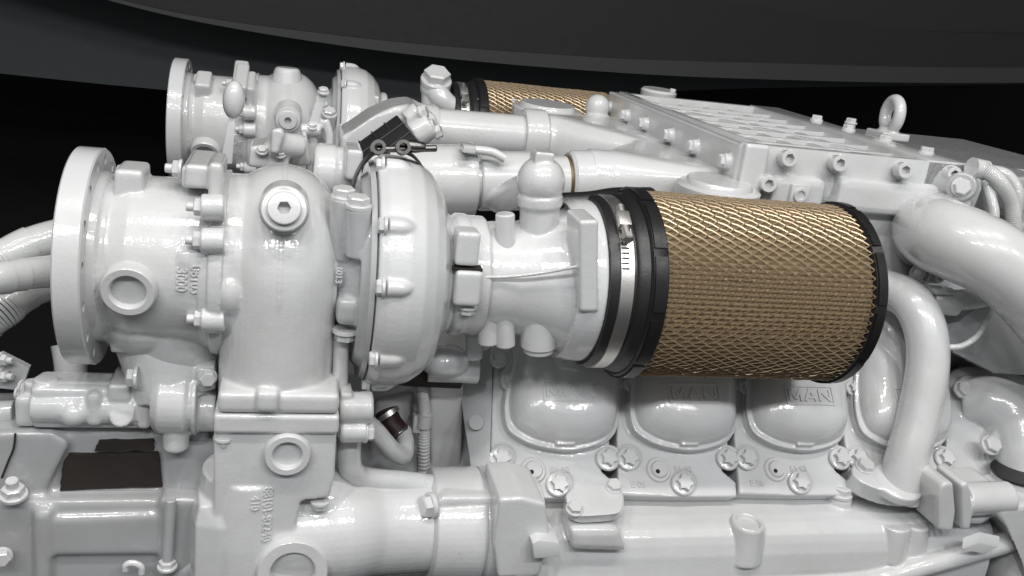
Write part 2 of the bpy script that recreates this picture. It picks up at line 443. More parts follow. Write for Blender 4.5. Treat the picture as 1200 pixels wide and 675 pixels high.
for px in (443, 472):
    b = MB(); c = at(px, 173, -.016)
    b.lathe(c, V((0, -1, .3)), [(-.006, .0075), (.006, .0075), (.006, .0042), (-.006, .0042)], 24, closed=True)
    b.obj('trunnion', DSTEEL, vb)

# inlet joint with its two-bolt clamp
b = MB()
x0 = S(528, 260)[0]; x1 = S(563, 265)[0]
b.xl([(x0, .064), (x0 + .004, .067), (x0 + .014, .067), (x0 + .017, .0655), (x1, .0655), (x1 + .003, .063), (x1 + .003, .055), (x0, .055)], 72, closed=True)
b.pbox(535, 273, 563, 313, -.074, .03, .004); b.pbox(533, 319, 565, 360, -.077, .034, .004)
ij = b.cast('inlet_clamp', WHITE, E_, vox=.0015, it=4); FIXP.append(ij)
bolt('hex_bolt', at(547, 359, -.06), -EZ, .0088, ij)
b = MB(); b.pbox(531, 314.6, 566, 318, -.072, .03, .0005); b.obj('clamp_gap', HOLE, ij)  # solid sliver coloured as the shade in the gap

# intake elbow
b = MB()
q = lambda px, py: S(px, py)[0]; xs = at(717, 330, -.0925).x
b.xl([(x1 - .002, .058), (q(575, 270), .0605), (q(600, 275), .0615), (q(618, 275), .066), (q(640, 268), .073), (q(660, 257), .0805), (xs - .032, .087), (xs - .018, .0905), (xs - .006, .0915), (xs - .001, .0912), (xs, .0895)], 80)
b.cyl(at(631, 300, -.012), at(633, 233, -.012), .0225, .0215)
b.cyl(at(632.5, 243, -.012), at(633, 226, -.012), .0245, bev=.003)
b.ball(at(634, 212, -.012), .0262)
b.tube([at(634, 212, -.012), at(612, 222, .02), at(594, 231, .06), at(585, 234, .1)], .0165, 24)
b.pbox(627, 179, 650, 197, -.025, .026, .002)
b.pprism([(679, 259), (702, 258), (701, 366), (680, 366)], -.0945, .05, .003)
b.tube([at(566, 325, -.061), at(600, 324, -.0655), at(640, 319, -.075), at(678, 312, -.0885)], .0022, 10)
ie = b.cast('intake_elbow', WHITE, E_, vox=.0015, it=4); 
def stub(a_, c_, r, lip=0):
    b = MB(); L = (c_ - a_).length; prof = [(0, r * 1.12), (L * .35, r), (L - .0015, r * .97), (L, r * .97 - .0015)]
    if lip: prof += [(L, r * .82), (L + lip - .001, r * .82), (L + lip, r * .82 - .001)]
    b.lathe(a_, c_ - a_, prof, 36); return b.obj('pipe_stub', WHITE, ie)
stub(at(592, 290, -.03), at(592, 250, -.03), .0105); stub(at(590, 350, -.04), at(592, 405, -.04), .0115)
stub(at(633, 348, -.04), at(631, 406, -.04), .0205, .006); stub(at(573, 350, -.036), at(572, 402, -.036), .012)
b = MB(); b.tube([at(650, 240, .03), at(690, 238, .03), at(722, 233, .05), at(760, 232, .09)], .0135, 20)
bh = b.obj('breather_hose', RUBBER, E_, 'black rubber breather hose')

# rubber boot, strap, air filter
b = MB()
xr0 = at(770, 330, -.112).x; xr1 = at(791, 330, -.114).x; xm1 = at(1040, 338, -.112).x
b.xl([(xs - .002, .08), (xs, .0945), (xs + .004, .0965), (xs + .028, .0965), (xs + .030, .099), (xs + .034, .1005), (xs + .041, .103), (xr0 + .002, .1042), (xr0 + .003, .08)], 96)
bt = b.obj('rubber_boot', RUBBER, E_, 'black rubber boot'); FIXP.append(bt)
b = MB(); b.xl([(xs + .0095, .0968), (xs + .010, .0982), (xs + .0245, .0982), (xs + .025, .0968)], 96, closed=True)
st = b.obj('hose_clamp', STEEL, bt)
b = MB(); cs = at(733, 262, -.085); u = EX; rr = V((0, -math.cos(R(42)), math.sin(R(42)))); tt = EX.cross(rr)
for k in range(7):
    rr2 = V((0, -math.cos(R(26 + 3.2 * k)), math.sin(R(26 + 3.2 * k)))); b.box(V((xs + .0147, 0, 0)) + rr2 * .0988, (.008, .0012, .0022), (EX, EX.cross(rr2), rr2), .0003)
b.obj('clamp_teeth', BLACKPL, st)
b = MB(); rr = V((0, -math.cos(R(56)), math.sin(R(56)))); tt = EX.cross(rr); p = V((xs + .0147, 0, 0)) + rr * .105
b.box(p, (.014, .02, .010), (EX, tt, rr), .002); b.cyl(p - tt * .02, p + tt * .022, .0045, seg=20); b.lathe(p + tt * .02, tt, [(0, .0065), (.007, .0065), (.008, .005)], 6)
b.obj('clamp_screw', STEEL, st)

AF = bpy.data.objects.new('air_filter', None); COL.objects.link(AF); AF.parent = E_; AF.matrix_parent_inverse = Mx.Translation(-ROOT.location); AF['label'] = 'tan pleated air filter under diamond wire mesh with black end rings'
FIXP.append(AF)
rm = .1115
b = MB(); b.xl([(xr0, .08), (xr0, .111), (xr0 + .002, .1135), (xr1 - .003, .1145), (xr1, .113), (xr1 + .001, .105), (xr1, .08)], 120, closed=True)
for k in range(10):
    arc_band(b, xr0 + .003, xr1 - .002, .112, .1158, R(36 * k + 2), R(36 * k + 33))
b.obj('end_ring', BLACKPL, AF)
b = MB(); xe1 = xm1 + .012
b.xl([(xm1 - .004, .08), (xm1 - .005, .110), (xm1 - .003, .1138), (xe1 - .004, .1155), (xe1, .1125), (xe1 + .0005, .09), (xe1 - .001, 0)], 120)
for k in range(10):
    arc_band(b, xm1 - .002, xe1 - .004, .112, .1168, R(36 * k + 12), R(36 * k + 43))
b.obj('end_cap', BLACKPL, AF)
b = MB(); NP = 120
prev = None
for i in range(25):
    x = xr1 - .003 + (xm1 - xr1 + .003) * i / 24; ringv = []
    for k in range(NP * 4):
        t = 2 * PI * k / (NP * 4); w = (0, .6, 1, .6)[k % 4]
        ph = noise.noise(V((x * 6, math.cos(t) * 3, math.sin(t) * 3)))
        tt_ = t + .012 * ph
        r_ = .1062 + .0024 * w + .0008 * noise.noise(V((x * 30, k * .37, 2)))
        ringv.append(b.bm.verts.new(V((x, -r_ * math.cos(tt_), r_ * math.sin(tt_)))))
    if prev: b.skin(prev, ringv)
    prev = ringv
b.obj('pleated_paper', PAPER, AF, angle=80)
# expanded wire diamonds: two families of flat strands
b = MB(); NW = 66; Lm = xm1 - xr1; cell = .0164; nst = int(Lm / (cell / 2)) + 1; dth = 2 * PI / NW / 2
def strand(k0, sg):
    prev = None; jit = random.uniform(-.0004, .0004)
    for i in range(nst * 2 + 1):
        x = xr1 + Lm * i / (nst * 2); f = (x - xr1) / (cell / 2)
        # strands sit flat at the knots and swing between them
        g = f
        t = 2 * PI * k0 / NW + sg * g * dth
        wob = .0006 * noise.noise(V((x * 12, math.cos(t) * 2, math.sin(t) * 2))) 
        r_ = rm + .0006 * sg * math.cos(f * PI) + wob * 2 + jit
        n_ = V((0, -math.cos(t), math.sin(t))); p = V((x, 0, 0)) + n_ * r_; tn = EX.cross(n_) * -1
        w, h = .00068, .00042
        tl = n_ * .0 + tn
        q = [b.bm.verts.new(p + tl * w * s1 + n_ * (h * s2 + s1 * .00035)) for s1, s2 in ((-1, -1), (1, -1), (1, 1), (-1, 1))]
        if prev: b.skin(prev, q)
        prev = q
for k in range(NW): strand(k, 1); strand(k, -1)
b.obj('wire_mesh', WIRE, AF)

for ch in AF.children: ch.data.transform(Mx.Diagonal((1, .942, .942, 1)))
# ================================================================== second turbocharger behind: copies of the same parts
def copy_part(o, T):
    c = o.copy(); COL.objects.link(c); c.matrix_basis = T @ o.matrix_basis
    if o.type == 'EMPTY' or True:
        for ch in o.children:
            d = ch.copy(); COL.objects.link(d); d.parent = c; d.matrix_parent_inverse = ch.matrix_parent_inverse.copy()
            for g in ch.children:
                e = g.copy(); COL.objects.link(e); e.parent = d; e.matrix_parent_inverse = g.matrix_parent_inverse.copy()
    return c
DY = .78
for o in ROTP: copy_part(o, Mx.Translation((-.003, DY, .013)) @ Mx.Rotation(R(24), 4, 'X'))
for o in FIXP: copy_part(o, Mx.Translation((-.040, DY, .030)))

TF = V((-.003, DY, .010))
def fa(px, py, dy=0): return at(px, py, DY + dy)
b = MB()
b.xl([(x + TF.x, r) for x, r in ((x1 - .002, .058), (q(600, 275), .0615), (q(640, 268), .073), (q(680, 246), .089), (xs, .0895))], 64, y=TF.y, z=TF.z)
b.cyl(fa(508, 150, -.03), fa(509, 106, -.03), .024); b.ball(fa(510, 103, -.03), .028)
b.tube([fa(511, 106, -.04), fa(518, 116, -.05), fa(530, 125, -.05), fa(545, 127, -.05), fa(556, 127, -.05)], [.022, .02, .018, .0175, .0175], 28)
fe = b.cast('intake_elbow', WHITE, E_, vox=.0015, it=4)
bolt('hex_bolt', fa(511, 95, -.035), EZ + NY * .5, .0235, fe, turn=.4)
b = MB(); b.cyl(fa(554, 127, -.05), fa(606, 128, -.05), .0165, seg=28); fh = b.obj('breather_hose', RUBBER, E_)
for px in (562, 602):
    b = MB(); b.lathe(fa(px, 127, -.05), EX, [(-.007, .0166), (-.007, .0182), (.007, .0182), (.007, .0166)], 32, closed=True); b.box(fa(px, 119, -.06), (.012, .014, .012), None, .002); b.obj('hose_clamp', STEEL, fh)
b = MB(); b.cyl(fa(336, 104, -.03), fa(337, 79, -.03), .03, .022, bev=.004); b.cast('volute_cap', WHITE, E_, vox=.002, it=3)

# ================================================================== cylinder heads and rocker covers
hn = V((0, -math.sin(R(45)), math.cos(R(45)))); hv = V((0, math.cos(R(45)), math.sin(R(45))))
H0 = V((.259, 0, -.227)); PITCH = .1607
def H(px, py, h=0.0): return atn(px, py, H0 + hn * h, hn)
b = MB()
pix = [(579, 404), (573, 582), (640, 584), (722, 584), (722, 566), (703, 552), (714, 530), (722, 404)]
b.prism([H(x, y, 0) for x, y in pix], hn * -.06, .003)
hb_pts = ((587, 538), (712, 538), (654, 568))
for px, py in ((587, 538), (712, 538), (654, 568)):
    b.lathe(H(px, py, -.01), hn, [(0, .016), (.010, .0155), (.012, .0145)], 32)
for px, py in ((584, 421), (597, 447), (717, 448)):
    b.lathe(H(px, py, -.01), hn, [(0, .0165), (.016, .0155), (.018, .0145)], 32)
def smooth_pts(pix, n=5):
    P, _ = spline([V((x, y, 0)) for x, y in pix], n); return [(p.x, p.y) for p in P]
# seat under the cover
def outline(off):
    base = [(600, 425), (594, 450), (590, 480), (594, 503), (608, 515), (630, 524), (664, 529), (694, 524), (712, 513), (720, 490), (721, 425)]
    cx_, cy_ = 656, 468
    return [(cx_ + (x - cx_) * (1 + off), cy_ + (y - cy_) * (1 + off)) for x, y in base]
b.prism([H(x, y, 0) for x, y in smooth_pts([(594, 400)] + outline(.04) + [(724, 395)])] + [H(712, 375, 0), H(606, 375, 0)], hn * .010, 0)
head_a = b.cast('cylinder_head', WHITE, E_, vox=.0015, it=3)
heads = [head_a]
for px, py in hb_pts: bolt('torx_bolt', H(px, py, .003), hn, .0105, head_a)
for px, py in ((584, 421), (597, 447), (717, 448)): bolt('torx_bolt', H(px, py, .009), hn, .0085, head_a)
b = MB(); b.lathe(H(623, 553, -.006), hn, [(0, .0165), (.007, .016), (.009, .0145), (.009, .0115), (.0115, .0105), (.0125, .0095), (.0125, 0)], 36); b.obj('core_plug', SMOOTH, head_a)
b = MB(); b.lathe(H(623, 553, .0066), hn, [(0, .0028), (.0004, .0028)], 16); b.obj('plug_hole', HOLE, head_a)
for body_, px, py in (('51 03', 656, 551), ('E 06', 598, 569)):
    o_ = H(px, py); press(text(body_, o_, EX, hv, .011, .0012, head_a), head_a, hn, o_)
# cover
def smooth_pts(pix, n=5):
    P, _ = spline([V((x, y, 0)) for x, y in pix], n); return [(p.x, p.y) for p in P]
b = MB()
fl_o = smooth_pts([(598, 400)] + outline(0) + [(720, 395)])
b.prism([H(x, y, .0125) for x, y in fl_o] + [H(712, 370, .0125), H(606, 370, .0125)], hn * .005, .0)
cx_, cy_ = 657, 455
ol_ = smooth_pts([(606, 400)] + outline(-.035) + [(712, 395), (700, 378), (616, 378)])
prev = None
for j in range(15):
    sc_ = 1 - (j / 14) ** 1.4 * .985; h_ = .014 + .037 * (1 - sc_ ** 4.2) ** .62
    q_ = [b.bm.verts.new(H(cx_ + (x - cx_) * sc_, cy_ + (y - cy_) * sc_, 0) + hn * h_) for x, y in ol_]
    if prev: b.skin(prev, q_)
    else: b.bm.faces.new(q_[::-1])
    prev = q_
b.bm.faces.new(prev)
b.tube([H(657, 440, .012), H(658, 400, .02), H(659, 370, .028), H(660, 330, .035)], [.042, .042, .038, .034], 40)
b.prism([H(x, y, .014) for x, y in ((652, 512), (669, 512), (672, 524), (649, 524))], hn * .010, .001)
cov = b.cast('rocker_cover', WHITE, E_, vox=.0013, it=4)
pc = H(668, 459, .048)
b = MB()
W_, H_ = .066, .0235; o_ = .0022
for (dx, dy, w, h) in ((0, H_ / 2, W_, o_), (0, -H_ / 2, W_, o_), (-W_ / 2, 0, o_, H_ + o_), (W_ / 2, 0, o_, H_ + o_)):
    n_ = 10
    for k in range(n_):
        if w > h: b.box(pc + EX * (dx - w / 2 + w * (k + .5) / n_) + hv * dy, (w / n_ * 1.02, h, .003), (EX, hv, hn), 0)
        elif k < 5: b.box(pc + EX * dx + hv * (dy - h / 2 + h * (k + .5) / 5), (w, h / 5 * 1.02, .003), (EX, hv, hn), 0)
npl = b.obj('name_frame', WHITE, cov); press(npl, cov, hn, pc)
b = MB(); LH, LW, SW = .0155, .0150, .0036
def stroke(ox, p0, p1, w=SW):
    A_, B_ = pc + EX * (ox + p0[0] * LW) + hv * (p0[1] * LH), pc + EX * (ox + p1[0] * LW) + hv * (p1[1] * LH)
    d_ = (B_ - A_).normalized(); side = d_.cross(hn)
    b.prism([A_ + side * w / 2 - hn * .002, B_ + side * w / 2 - hn * .002, B_ - side * w / 2 - hn * .002, A_ - side * w / 2 - hn * .002], hn * .0036, 0)
stroke(-.021, (-.5, -.5), (-.5, .5)); stroke(-.021, (.5, -.5), (.5, .5)); stroke(-.021, (-.5, .5), (0, -.35)); stroke(-.021, (.5, .5), (0, -.35))
stroke(0, (-.52, -.5), (0, .5)); stroke(0, (.52, -.5), (0, .5)); stroke(0, (-.3, -.2), (.3, -.2), .003)
stroke(.021, (-.5, -.5), (-.5, .5)); stroke(.021, (.5, -.5), (.5, .5)); stroke(.021, (-.5, .5), (.5, -.5))
tx = b.obj('maker_lettering', WHITE, cov); press(tx, cov, hn, pc)
def copy_tree_x(o, dx):
    return copy_part(o, Mx.Translation((dx, 0, 0)))
for k in (1, 2, 3):
    copy_tree_x(head_a, PITCH * k); copy_tree_x(cov, PITCH * k)

# dark recess body of the crankcase between manifold and heads
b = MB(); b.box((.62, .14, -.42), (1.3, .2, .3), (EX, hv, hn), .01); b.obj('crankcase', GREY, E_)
# gusset bracket left of the first head
b = MB(); b.prism([H(541, 470, -.02), H(548, 415, -.02), H(572, 410, .006), H(578, 404, .006), H(573, 575, .006), H(556, 575, .0)], V((.004, .01, -.02)), .0008); 
gs = b.obj('gusset_bracket', GREY, E_)
b = MB(); b.lathe(H(559, 495, .0005), (H(559, 495, 0) - H(600, 495, -.3)).normalized(), [(0, .009), (.004, .009)], 24); b.obj('bracket_hole', GEARGREY, gs)  # grey disc: the hole's soft shade given as colour

# ================================================================== exhaust manifold along the bottom
def m_at(px, py, Y): return at(px, py, Y)
xa_, xb_ = at(575, 610, yM).x, at(1180, 600, yM).x
b = MB()
sec = [(.03, zt - .004), (-.0, zt), (ys + .02, zt - .004), (ys + .006, zs + .0005), (ys - .001, zs - .003), (ys - .007, zs - .009), (yM + .007, zs - .018), (yM + .003, zs - .032), (yM, zs - .055), (yM - .001, zs - .085), (ys, zs - .11), (.0, zs - .11), (.03, zs - .06)]
b.prism([(xa_, y, z) for y, z in sec], EX * (xb_ - xa_), .0)
b.pprism([(585, 585), (612, 583), (640, 590), (645, 632), (632, 676), (583, 678), (578, 640)], yM - .03, .08, .004)
b.lathe((at(604, 620, yM).x, yM + .035, zs - .04), EX, [(0, .066), (.02, .064), (.04, .054), (.062, .03), (.066, .02)], 48)
b.pprism([(668, 620), (727, 620), (737, 648), (670, 646)], yM - .009, .04, .009)
b.pbox(671, 611, 723, 632, ys - .002, .04, .006)
for px, py, r_ in ((880, 599, .021), (1052, 606, .019), (1076, 606, .017)):
    b.lathe(V((at(px, py, ys).x, ys + .001, zs + (.002 if px < 900 else -.002))), V((.03, -.06, -1)), [(0, r_), (.046, r_ * 1.12), (.048, r_ * 1.08)], 36)
b.lathe(at(985, 583, ys + .04), EZ, [(-.03, .017), (.0, .015), (.003, .013)], 28)
b.tube([at(600, 690, yM), at(800, 690, yM), at(1000, 682, yM), at(1085, 662, yM - .004), at(1190, 632, yM)], .014, 20)
man = b.cast('exhaust_manifold', WHITE, E_, vox=.0015, it=5)
bolt('hex_bolt', at(985, 579, ys + .04), EZ, .0125, man)
ring_boss(V((at(880, 599, ys).x, ys + .001, zs + .0015)), V((0, -.06, 1)), .0208, .0145, .005, man)
# coupling flange where the riser tube meets the manifold
b = MB(); zc = zc2
def xs_(px): return at(px, 640, yM - .01).x
b.lathe((0, yc, zc), EX, [(xs_(508), .056), (xs_(512), .064), (xs_(566), .066), (xs_(572), .062), (xs_(574), .066), (xs_(590), .068), (xs_(598), .064), (xs_(606), .056)], 56)
b.pprism([(510, 590), (520, 583), (598, 583), (610, 594), (614, 640), (514, 640)], yM + .004, .034, .008)
cf = b.cast('coupling_flange', WHITE, E_, vox=.0015, it=4)
bolt('hex_bolt', at(505, 592, yM + .008), -EX + NY * .35, .012, cf)
b = MB(); b.lathe((xs_(569.5), yc, zc), EX, [(-.0005, .0655), (.0005, .0653)], 64); b.obj('gasket_line', GREY, cf)
b = MB(); b.pprism([(624, 637), (632, 633), (656, 636), (656, 653), (626, 655)], yM - .045, .04, .002)
b.obj('square_lug', SMOOTH, man)
# inspection cover with two bolts
def zplane(px, py): return atz(px, py, zt + .012)
b = MB(); cpt = [(667, 597), (664, 585), (667, 576), (680, 570.5), (700, 569), (720, 569), (728, 576), (729, 592), (724, 601), (700, 604), (678, 604)]; cpt = smooth_pts(cpt + cpt[:1], 4)[:-1]; cpt0 = [(667, 598), (664, 585), (668, 575), (680, 570), (722, 568), (728, 575), (729, 594), (722, 603), (680, 605)]
tilt = V((0, -.35, 1)).normalized(); c0 = at(697, 588, ys - .004)
b.prism([atn(x, y, c0, tilt) for x, y in cpt], tilt * -.012, .0012)
b.prism([atn(697 + (x - 697) * 1.05, 589 + (y - 587) * 1.06, c0 - tilt * .012, tilt) for x, y in cpt], tilt * -.010, .0008)
ic = b.obj('inspection_cover', SMOOTH, E_)
bolt('hex_bolt', atn(673, 597, c0, tilt), tilt, .0085, ic); bolt('hex_bolt', atn(719, 571, c0, tilt), tilt, .0085, ic)

# ================================================================== coolant pipes on the right
b = MB()
pp = [at(1100, 222, .14), at(1062, 258, .10), at(1062, 266, .06)]
b.tube([at(1088, 262, .15), at(1091, 268, .09), at(1104, 277, .045), at(1135, 290, .01), at(1170, 308, -.015), at(1210, 345, -.035), at(1260, 410, -.05), at(1290, 480, -.05)], [.048, .049, .049, .048, .047, .046, .045, .045], 48)
b.lathe(at(1089, 264, .13), NY, [(-.02, .062), (.012, .06), (.016, .056), (.03, .05)], 48)
cp = b.cast('coolant_pipe', SMOOTH, E_, vox=.0025, it=4)
b = MB()
b.tube([at(1000, 330, .16), at(1035, 338, .10), at(1066, 352, .05), at(1084, 385, .02), at(1087, 430, .0), at(1076, 490, -.02), at(1063, 535, -.035), at(1052, 585, -.045)], .0265, 40)
ep = b.obj('elbow_pipe', SMOOTH, E_)
ft = V((0.02, -.30, 1)).normalized(); fc = at(1050, 565, -.045)
b = MB(); fpt = smooth_pts([(999, 555), (999, 546), (1008, 539), (1021, 539), (1034, 548), (1056, 553), (1082, 561), (1098, 567), (1103, 574), (1095, 579), (1064, 579), (1040, 576), (1015, 567), (1004, 560)], 3)
b.prism([atn(x, y, fc, ft) for x, y in fpt], ft * -.024, .003)
b.lathe(atn(1051, 564, fc, ft), ft, [(-.01, .034), (.001, .033), (.004, .028)], 40)
ff = b.cast('pipe_flange', WHITE, E_, vox=.0015, it=3)
bolt('hex_bolt', atn(1013, 548, fc, ft), ft, .0105, ff); bolt('hex_bolt', atn(1089, 571, fc, ft), ft, .0105, ff)

# end housing right of the last head
b = MB()
b.prism([H(x, y, -.005) for x, y in ((1108, 440), (1125, 428), (1160, 425), (1290, 470), (1290, 600), (1104, 600), (1112, 560))], hn * -.1, .01)
b.tube([H(1128, 470, -.01), H(1160, 470, .012), H(1190, 490, .02), H(1205, 530, .02), H(1212, 600, .0)], [.03, .036, .042, .046, .046], 36)
b.lathe(H(1127, 457, -.01), hn, [(0, .017), (.018, .0165), (.02, .015)], 28); b.lathe(H(1160, 522, -.01), hn, [(0, .02), (.03, .0185), (.032, .017)], 28)
eh = b.cast('end_housing', WHITE, E_, vox=.0025, it=6)
bolt('hex_bolt', H(1127, 457, .011), hn, .0105, eh); bolt('hex_bolt', H(1160, 522, .023), hn, .0115, eh)
b = MB(); b.lathe(at(1208, 552, -.05), V((.15, -.1, -1)), [(0, .048), (.003, .048)], 40); b.obj('seal_ring', RUBBER, eh)
b = MB(); c_ = at(1208, 552, -.05); d_ = V((.15, -.1, -1)).normalized(); b.lathe(c_ + d_ * .003, d_, [(0, .046), (.004, .047), (.15, .047)], 40); b.obj('outlet_pipe', SMOOTH, E_)
# bolted bracket block at lower right
b = MB()
b.pprism([(1099, 582), (1103, 570), (1110, 565), (1118, 566), (1121, 600), (1117, 625), (1100, 622)], -.100, .05, .005)
b.pprism([(1116, 577), (1176, 573), (1178, 600), (1150, 616), (1118, 614)], -.090, .06, .006)
b.tube([at(1127, 585, -.085), at(1150, 584, -.085), at(1180, 583, -.085)], .021, 32)
b.pprism([(1126, 568), (1136, 565), (1142, 600), (1138, 622), (1128, 622)], -.106, .05, .005)
b.pprism([(1163, 598), (1230, 588), (1230, 690), (1204, 690), (1196, 640), (1180, 618)], -.105, .08, .007)
bb = b.cast('outlet_bracket', WHITE, E_, vox=.0015, it=4)
b = MB(); b.prism([at(x, y, -.105) for x, y in ((1128, 630), (1148, 623), (1172, 628), (1152, 636))], V((0, -.004, -.014)), .0015); b.obj('square_nut', SMOOTH, bb)

# tank behind, under the coolant pipe
b = MB(); c = at(1178, 372, .12)
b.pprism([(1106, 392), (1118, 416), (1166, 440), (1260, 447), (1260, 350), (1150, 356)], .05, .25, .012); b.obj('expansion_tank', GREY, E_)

# ================================================================== charge-air cooler in the V
YN, YF = .126, .654
zl = at(882, 174, YN).z
xL = at(882, 174, YN).x; xR = at(1132, 197, YN).x
b = MB()
b.box(((xL + xR) / 2, (YN + YF) / 2, zl - .056), (xR - xL, YF - YN, .008), None, .001)
for e in ((xL, 0), (xR, 0)):
    b.box((e[0] + (.008 if e[0] == xL else -.030), (YN + YF) / 2, zl - .027), (.016 if e[0] == xL else .06, YF - YN, .066), None, .0015)
for yy in (YN + .010, YF - .010): b.box(((xL + xR) / 2, yy, zl - .0275), (xR - xL, .020, .0645), None, .0015)
nr = 8
for i in range(1, nr):
    yy = YN + .02 + (YF - YN - .04) * i / nr; b.box(((xL + xR) / 2 - .02, yy, zl - .028), (xR - xL - .06, .0065, .054), None, .001)
x_in0, x_in1 = xL + .016, xR - .06
for i in range(1, 5):
    xx = x_in0 + (x_in1 - x_in0) * i / 5; b.box((xx, (YN + YF) / 2, zl - .0295), (.008, YF - YN - .03, .052), None, .001)
u_ = V((x_in1 - x_in0, -(YF - YN) * .9, 0)).normalized()
b.box(((x_in0 + x_in1) / 2, (YN + YF) / 2, zl - .0285), (math.hypot(x_in1 - x_in0, (YF - YN) * .9) - .02, .012, .053), (u_, EZ.cross(u_), EZ), .001)
lid = b.obj('cooler_lid', WHITE, E_)
# bolts along the lid's far and right edges
for px, py in ((997, 144), (1068, 164), (1104, 173), (1147, 186)):
    p = atz(px, py, zl + .006); 
    if py < 150: bolt('hex_bolt', V((p.x, min(p.y, YF - .01), zl + .006)), EZ, .009, lid)
for yy in (.2, .3, .4, .5): bolt('hex_bolt', V((xR - .01, yy, zl + .006)), EZ, .009, lid)
# box body with side wall
b = MB()
wt = zl - .056; wb = at(1000, 262, YN).z
b.box(((xL + xR) / 2 + .003, (YN + YF) / 2, (wt + wb) / 2 - .04), (xR - xL - .006, YF - YN - .004, wt - wb + .08), None, .003)
for (x0_, y0_, x1_, y1_) in ((905, 208, 968, 250), (982, 215, 1120, 255)):
    b.pbox(x0_, y0_, x1_, y1_, YN - .016, .04, .010)
b.pbox(888, 176, 1120, 203, YN - .005, .02, .003) if False else None
for px, py in ((922, 185), (981, 191), (1057, 199), (1114, 204), (898, 215)):
    b.cyl(at(px, py, YN + .03), at(px, py, YN - .012), .0125)
    b.cyl(at(px, py - 2, YN + .006), at(px, py + 22, YN + .006), .012, .010)
body = b.cast('cooler_body', WHITE, E_, vox=.0022, it=4)
for px, py in ((922, 185), (981, 191), (1057, 199), (1114, 204), (898, 215)): bolt('cap_screw', at(px, py, YN - .014), NY + EZ * .1 - EX * .1, .0105, body)
b = MB(); sqc = at(936, 228, YN - .019); b.box(sqc, (.026, .006, .026), None, .0015); b.lathe(sqc + V((0, -.003, 0)), NY, [(0, .009), (.003, .009), (.003, .006), (.001, .006), (.001, 0)], 24); b.obj('square_boss', SMOOTH, body)
# left end plate
b = MB(); hpl = .052
b.box((xL - .009, (YN + YF) / 2, zl + .004 - hpl / 2), (.02, YF - YN + .004, hpl), None, .002)
b.box((xL + .001, YN - .004, zl - .045), (.034, .02, .105), None, .004)
plate_y = [YN + .02 + (YF - YN - .04) * t for t in (0, .21, .40, .62, .8, 1)]
for yy in plate_y: b.cyl((xL - .027, yy, zl - .022), (xL - .005, yy, zl - .022), .0105)
pe = b.cast('cooler_end_plate', WHITE, E_, vox=.002, it=3)
for yy in plate_y: bolt('hex_bolt', V((xL - .026, yy, zl - .022)), -EX, .0082, pe)
# lifting eye
pe_ = at(1040, 152, .40); pe_.z = zl + .004; p0 = atz(1040, 158, zl + .004)
b = MB(); c = p0 + EZ * .033; Rr = .0235
ax = (EX + EY * -.15).normalized(); 
for_ = [c + (ax.cross(EZ).normalized() * math.cos(t) + EZ * math.sin(t)) * Rr for t in [2 * PI * k / 24 for k in range(25)]]
b.tube(for_, .0098, 20, 3); b.cyl(p0 - EZ * .01, p0 + EZ * .012, .016); b.box(p0, (.05, .05, .012), None, .002)
b.cast('lifting_eye', WHITE, E_, vox=.0018, it=3)

# charge-air collector: the fork-shaped casting between the pipes and the cooler
b = MB()
zc_ = zl - .055
A1 = at(632, 163, .47); B1 = at(693, 210, .22)
A2 = V((xL - .02, .52, zl - .075)); B2 = V((xL - .02, .20, zl - .080))
def flare(c_, r_, ya, yb, zt_, zb_):
    """one leg of the fork: a round pipe end flaring out to a wide flat mouth against the cooler"""
    pts = [c_ + EX * dx + V((0, math.cos(t), math.sin(t))) * r_ for dx in (0, .012) for t in [2 * PI * k / 24 for k in range(24)]]
    for x_ in (xL - .05, xL - .002):
        for y_ in (ya, yb):
            for z_, dy in ((zt_, .012), (zt_ - .012, 0), (zb_, 0)): pts.append(V((x_, y_ + (dy if y_ == ya else -dy), z_)))
    vs = [b.bm.verts.new(p) for p in pts]
    r = bmesh.ops.convex_hull(b.bm, input=vs)
    bmesh.ops.delete(b.bm, geom=[g for g in r['geom_interior'] if isinstance(g, bmesh.types.BMVert)], context='VERTS')
b.tube([A1 - EX * .01, A1 + EX * .02], .0405, 36); b.tube([B1 - EX * .01, B1 + EX * .03], .041, 36)
flare(A1 + EX * .012, .041, .34, YF - .02, zl - .036, zl - .12)
flare(B1 + EX * .02, .0415, YN + .035, .40, zl - .038, zl - .12)
b.lathe(at(738, 205, .2), V((0, -.1, 1)), [(-.05, .03), (-.01, .012)], 20)
b.cyl(atn(820, 172, V((0, 0, zl - .035)), EZ) - EZ * .03, atn(820, 172, V((0, 0, zl - .03)), EZ), .022, .017)
b.ball(at(700, 125, .60), .022)
b.cast('charge_air_collector', WHITE, E_, vox=.0028, it=14)
# collars and pipes
def xpipe(name, p0, p1, r, parent=E_, mat=SMOOTH):
    b = MB(); b.cyl(p0, p1, r, seg=48, bev=.002); return b.obj(name, mat, parent)
Yp1, Yp2 = .47, .22
a_, c_ = at(505, 152, Yp1), at(625, 161, Yp1)
p1o = xpipe('charge_air_pipe', a_, c_, .0335)
b = MB(); d = (c_ - a_).normalized(); b.lathe(c_, d, [(-.02, .030), (-.02, .042), (-.016, .0445), (.014, .0445), (.018, .041)], 48); b.obj('pipe_collar', WHITE, p1o)
b = MB(); b.lathe(a_ + d * .002, d, [(-.05, .038), (-.03, .039), (.0, .039), (.006, .037), (.006, .03)], 48); b.obj('pipe_socket', WHITE, p1o)
a_, c_ = at(520, 211, Yp2), at(690, 212, Yp2)
a_ = at(528, 212, Yp2)
p2o = xpipe('charge_air_pipe', a_, c_, .0335)
d = (c_ - a_).normalized()
